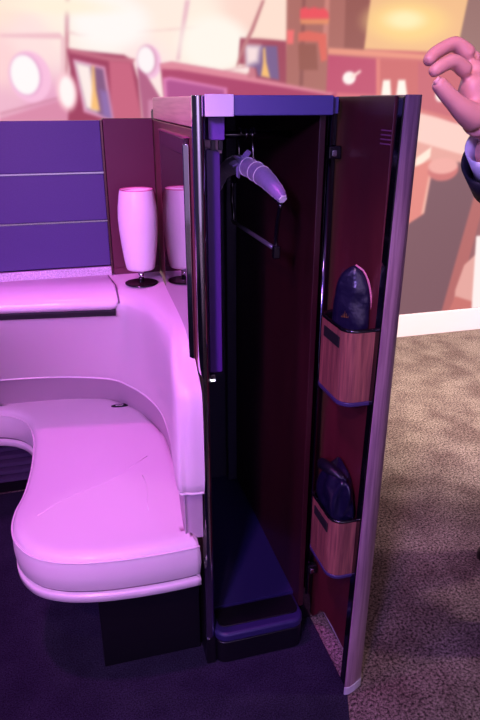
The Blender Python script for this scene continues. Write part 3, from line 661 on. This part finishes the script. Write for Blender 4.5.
# left hand, hanging relaxed
dl = V((-.02, -.02, -.08)); pL = wrL+dl
parts.append(chain([(wrL, .025), (pL+V((0, 0, .02)), .032), (pL+V((0, 0, -.02))+fw*.01, .034), (pL+V((-.002, -.002, -.045)), .026)]))
for k in range(4):
    b0 = pL+rt*0+fw*(.026-.017*k)+V((0, 0, -.01)); L_ = (.072, .08, .075, .06)[k]
    parts.append(chain([(b0, .0115), (b0+V((-.004, -.004, -L_*.5)), .009), (b0+V((-.014, -.010, -L_*.8)), .008), (b0+V((-.024, -.016, -L_)), .0065)]))
parts.append(chain([(wrL+fw*.012+V((0, 0, -.02)), .014), (wrL+fw*.045+V((-.01, -.01, -.05)), .0115), (wrL+fw*.055+V((-.018, -.015, -.085)), .009)]))
# head
hc = nk+V((0, 0, .150))+fw*.025
def head(bm):
    tmp = bmesh.new(); bmesh.ops.create_uvsphere(tmp, u_segments=40, v_segments=28, radius=1)
    for v in tmp.verts:
        x, y, z = v.co           # x right, y forward
        w = .074; d = .092; h = .118
        if z < 0: w *= 1-.32*(-z)**1.6; d *= 1-.12*(-z)
        px, py, pz = x*w, y*d, z*h
        if y > 0:
            py -= .008*math.exp(-((abs(x)-.42)**2+(z-.02)**2)/.03)          # eye sockets
            py += .021*math.exp(-(x/.13)**2)*math.exp(-((z+.20)/.16)**2)   # nose
            py += .006*math.exp(-(x/.35)**2)*math.exp(-((z+.48)/.07)**2)   # lips
            py += .008*math.exp(-(x/.3)**2)*math.exp(-((z+.80)/.14)**2)    # chin
            py += .004*math.exp(-((z-.17)/.09)**2)                          # brow
        v.co = hc+rt*px+fw*py+V((0, 0, pz))
    for s in (-1, 1):
        r = bmesh.ops.create_uvsphere(tmp, u_segments=16, v_segments=12, radius=1)
        for v in r['verts']:
            x, y, z = v.co; v.co = hc+rt*(s*.075+x*.009)+fw*(-.008+y*.017)+V((0, 0, -.008+z*.031))
    me = bpy.data.meshes.new('h'); tmp.to_mesh(me); tmp.free(); bm.from_mesh(me)
body = fuse('body', parts, .0028, skin_m, per, 3, head)

# thumbnail and fingertip nails as small inset plates
def nail(tip, prev, out, w, l, name='nail'):
    t = V(tip); d = (t-V(prev)).normalized(); n = V(out); n = (n-d*n.dot(d)).normalized(); s = d.cross(n)
    bm = bmesh.new(); rows = []
    for i in range(5):
        a = -1+i*.5
        rows.append([t+s*w*a*(1-.15*(j == 4))+d*(l*(j/4-.55))+n*(-.0022*a*a+.0012*math.sin(j/4*math.pi)) for j in range(5)])
    o = obj(name, grid(rows), mat('nail', (228, 168, 152), .3) if 'nail' not in bpy.data.materials else bpy.data.materials['nail'], body, smooth=True)
    md = o.modifiers.new('t', 'SOLIDIFY'); md.thickness = .001; md.offset = 0
    o.location = body.matrix_basis.inverted() @ V((0, 0, 0)) if False else V((0, 0, 0))
    return o
tt, ti = V(H['tt']), V(H['ti'])
nail(tt+V((-.0060, -.0050, .0046))+(ti-tt)*.22, ti+V((-.0060, -.0050, .0046)), (-.65, -.55, .5), .0052, .010)

# eyes, hair
for s in (-1, 1):
    bm = bmesh.new(); bmesh.ops.create_uvsphere(bm, u_segments=16, v_segments=12, radius=.0125)
    for v in bm.verts: v.co += hc+rt*(s*.031)+fw*.0735+V((0, 0, .004))
    obj('eye', bm, mat('eye_white', (235, 232, 230), .2) if 'eye_white' not in bpy.data.materials else bpy.data.materials['eye_white'], body, smooth=True).location = (0, 0, 0)
    bm = bmesh.new(); bmesh.ops.create_uvsphere(bm, u_segments=12, v_segments=8, radius=.0062)
    for v in bm.verts: v.co += hc+rt*(s*.031)+fw*.0812+V((0, 0, .004))
    obj('iris', bm, hair_m, body, smooth=True).location = (0, 0, 0)
bm = bmesh.new(); bmesh.ops.create_uvsphere(bm, u_segments=36, v_segments=24, radius=1)
kill = []
for v in bm.verts:
    x, y, z = v.co
    if z < .42 and y > -.05+.6*max(0, -z): kill.append(v)
    elif z < -.35: kill.append(v)
    v.co = hc+rt*x*.081+fw*(y*.098-.002)+V((0, 0, z*.126+.002))
bmesh.ops.delete(bm, geom=kill, context='VERTS')
o = obj('hair', bm, hair_m, per, smooth=True); md = o.modifiers.new('t', 'SOLIDIFY'); md.thickness = .012; md.offset = 0

# lips and collar
lp = hc+fw*.0865+V((0, 0, -.057))
obj('lips', tube([lp-rt*.022-fw*.006, lp-rt*.010+V((0, 0, .001)), lp, lp+rt*.010+V((0, 0, .001)), lp+rt*.022-fw*.006], [.002, .0045, .0048, .0045, .002], 10), mat('lip', (176, 104, 100), .45), body, smooth=True).location = (0, 0, 0)
o = obj('shirt_collar', tube([nk-V((0, 0, .025)), nk+V((0, 0, .035))], [.078, .066], 32, cap=False), shirt, per, smooth=True)
md = o.modifiers.new('t', 'SOLIDIFY'); md.thickness = .004
# clothing
def openend(me, planes):
    return me
slv = elR.lerp(wr, .84)
NJ = {'pel': (pel-V((0, 0, .20)), .172), 'hip': (pel-V((0, 0, .02)), .165), 'waist': ((pel+ch)/2, .145), 'ch': (ch, .155), 'nk0': (nk-V((0, 0, .04)), .092),
      'shR': (shR, .085), 'uR': (shR.lerp(elR, .6), .062), 'elR': (elR, .058), 'slR': (elR.lerp(wr, .5), .052), 'cR': (slv, .047),
      'shL': (shL, .085), 'elL': (elL, .058), 'cL': (wrL+V((0, 0, .03)), .044)}
EJ = [('pel', 'hip'), ('hip', 'waist'), ('waist', 'ch'), ('ch', 'nk0'), ('ch', 'shR'), ('shR', 'uR'), ('uR', 'elR'), ('elR', 'slR'), ('slR', 'cR'), ('ch', 'shL'), ('shL', 'elL'), ('elL', 'cL')]
jk = fuse('jacket', [skin_mesh('j', NJ, EJ)], .007, suit, per, 3)
# the open end of the sleeve
d = (wr-elR).normalized()
def sleeve_tube(name, a, b, r0, r1, m, th, flare=0):
    bm = tube([V(a), V(a).lerp(V(b), .5), V(b)], [r0, (r0+r1)/2, r1], 32, cap=False)
    o = obj(name, bm, m, per, smooth=True)
    md = o.modifiers.new('t', 'SOLIDIFY'); md.thickness = th; md.offset = 0
    return o
sleeve_tube('jacket_cuff', slv-d*.05, slv+d*.010, .048, .046, suit, .004)
sleeve_tube('shirt_cuff', slv-d*.03, slv+d*.042, .036, .032, shirt, .003)
NT = {'pel': (pel+V((0, 0, .0)), .12), 'hipR': (pel+rt*.09-V((0, 0, .1)), .098), 'kR': (kR, .074), 'cR': (aR+V((0, 0, .03)), .062), 'hR': (aR+V((0, 0, -.075)), .062),
      'hipL': (pel-rt*.09-V((0, 0, .1)), .098), 'kL': (kL, .074), 'cL': (aL+V((0.02, 0, .03)), .058), 'hL': (aL+V((0.02, 0, -.07)), .056)}
fuse('trousers', [skin_mesh('t', NT, [('pel', 'hipR'), ('hipR', 'kR'), ('kR', 'cR'), ('cR', 'hR'), ('pel', 'hipL'), ('hipL', 'kL'), ('kL', 'cL'), ('cL', 'hL')])], .007, suit, per, 2)
for a in (aR, aL):
    hl = a-fw*.045
    NS = {'h': (V((hl.x, hl.y, .040)), (.036, .036)), 'm': (V((hl.x, hl.y, .042))+fw*.11, (.040, .036)), 'b': (V((hl.x, hl.y, .034))+fw*.18, (.046, .028)), 't': (V((hl.x, hl.y, .028))+fw*.25, (.028, .020))}
    me = skin_mesh('s', NS, [('h', 'm'), ('m', 'b'), ('b', 't')])
    q = fuse('shoe', [me], .005, shoe_m, per, 1)
    for v in q.data.vertices: v.co.z = max(v.co.z, .001)

# ------------------------------------------------------------------ light
def area(name, loc, target, size, power, col, spread=180):
    l = bpy.data.lights.new(name, 'AREA'); l.size = size; l.energy = power; l.color = col; l.shape = 'DISK'; l.spread = math.radians(spread)
    o = bpy.data.objects.new(name, l); C.objects.link(o); o.location = loc
    o.rotation_euler = (Vector(target)-Vector(loc)).to_track_quat('-Z', 'Y').to_euler(); return o
def spot(name, loc, target, power, col, ang=60, blend=.5, r=.06):
    l = bpy.data.lights.new(name, 'SPOT'); l.energy = power; l.color = col; l.spot_size = math.radians(ang); l.spot_blend = blend; l.shadow_soft_size = r
    o = bpy.data.objects.new(name, l); C.objects.link(o); o.location = loc
    o.rotation_euler = (Vector(target)-Vector(loc)).to_track_quat('-Z', 'Y').to_euler(); return o
# mood lighting over the seat, violet washes from the aisle side, warm hall light, then a few added fills
spot('mood_spot_seat', (-.45, 1.0, 2.9), (0, 1.8, .6), 94, (1, .13, 1), 50, .6, .08)
spot('mood_wash', (-.9, -.5, 2.0), (0, 1.9, .75), 100, (1, .20, .98), 38, .7, .15)
spot('violet_front', (-1.0, -1.0, 2.1), (.40, 1.35, .95), 230, (.38, .24, 1), 46, .8, .15)
spot('violet_side', (-1.6, .4, 2.3), (.15, 1.25, .35), 60, (.42, .22, 1), 56, .8, .15)
spot('pink_front', (-.9, -.6, 2.7), (.02, 1.35, .75), 75, (1, .40, .75), 34, .5, .05)
spot('cushion_fill', (-.35, -.3, 2.9), (.04, 1.26, .44), 40, (1, .6, .7), 11, .25, .02)  # narrow unseen spot added to lay a paler band on the cushion front
spot('hall_spot', (2.2, 1.0, 3.2), (2.3, 3.40, 0), 1400, (1, .82, .72), 62, .9, .1)
spot('aisle_spot', (2.4, .6, 3.2), (1.6, 1.9, 0), 130, (1, .72, .78), 64, .9, .1)
spot('hand_fill', (-.2, -.1, 2.8), (.55, .8, 1.42), 110, (1, .55, .95), 14, .7, .06)  # tight unseen beam added to brighten the raised hand
area('wall_fill', (0, -3.6, 2.9), (0, -5, 1.2), 2.5, 170, (.62, .5, 1), 160)  # unseen light added so the chrome has a bright wall to reflect

w = bpy.data.worlds.new('hall'); scn.world = w; w.use_nodes = True
w.node_tree.nodes['Background'].inputs['Color'].default_value = (.30, .22, .55, 1)
w.node_tree.nodes['Background'].inputs['Strength'].default_value = .10

# ------------------------------------------------------------------ camera
cd = bpy.data.cameras.new('camera'); cam = bpy.data.objects.new('camera', cd); C.objects.link(cam)
cam.location = (0, 0, 1.45)
cam.rotation_euler = (math.radians(90-22.3), 0, math.radians(-15.5))
cd.sensor_fit = 'VERTICAL'; cd.sensor_height = 36; cd.lens = 36*634/720; cd.clip_start = .02
scn.camera = cam
vs = scn.view_settings
scn.display_settings.display_device = 'sRGB'
vs.view_transform = 'Standard'; vs.look = 'None'; vs.gamma = 1; vs.exposure = 0; vs.use_curve_mapping = False
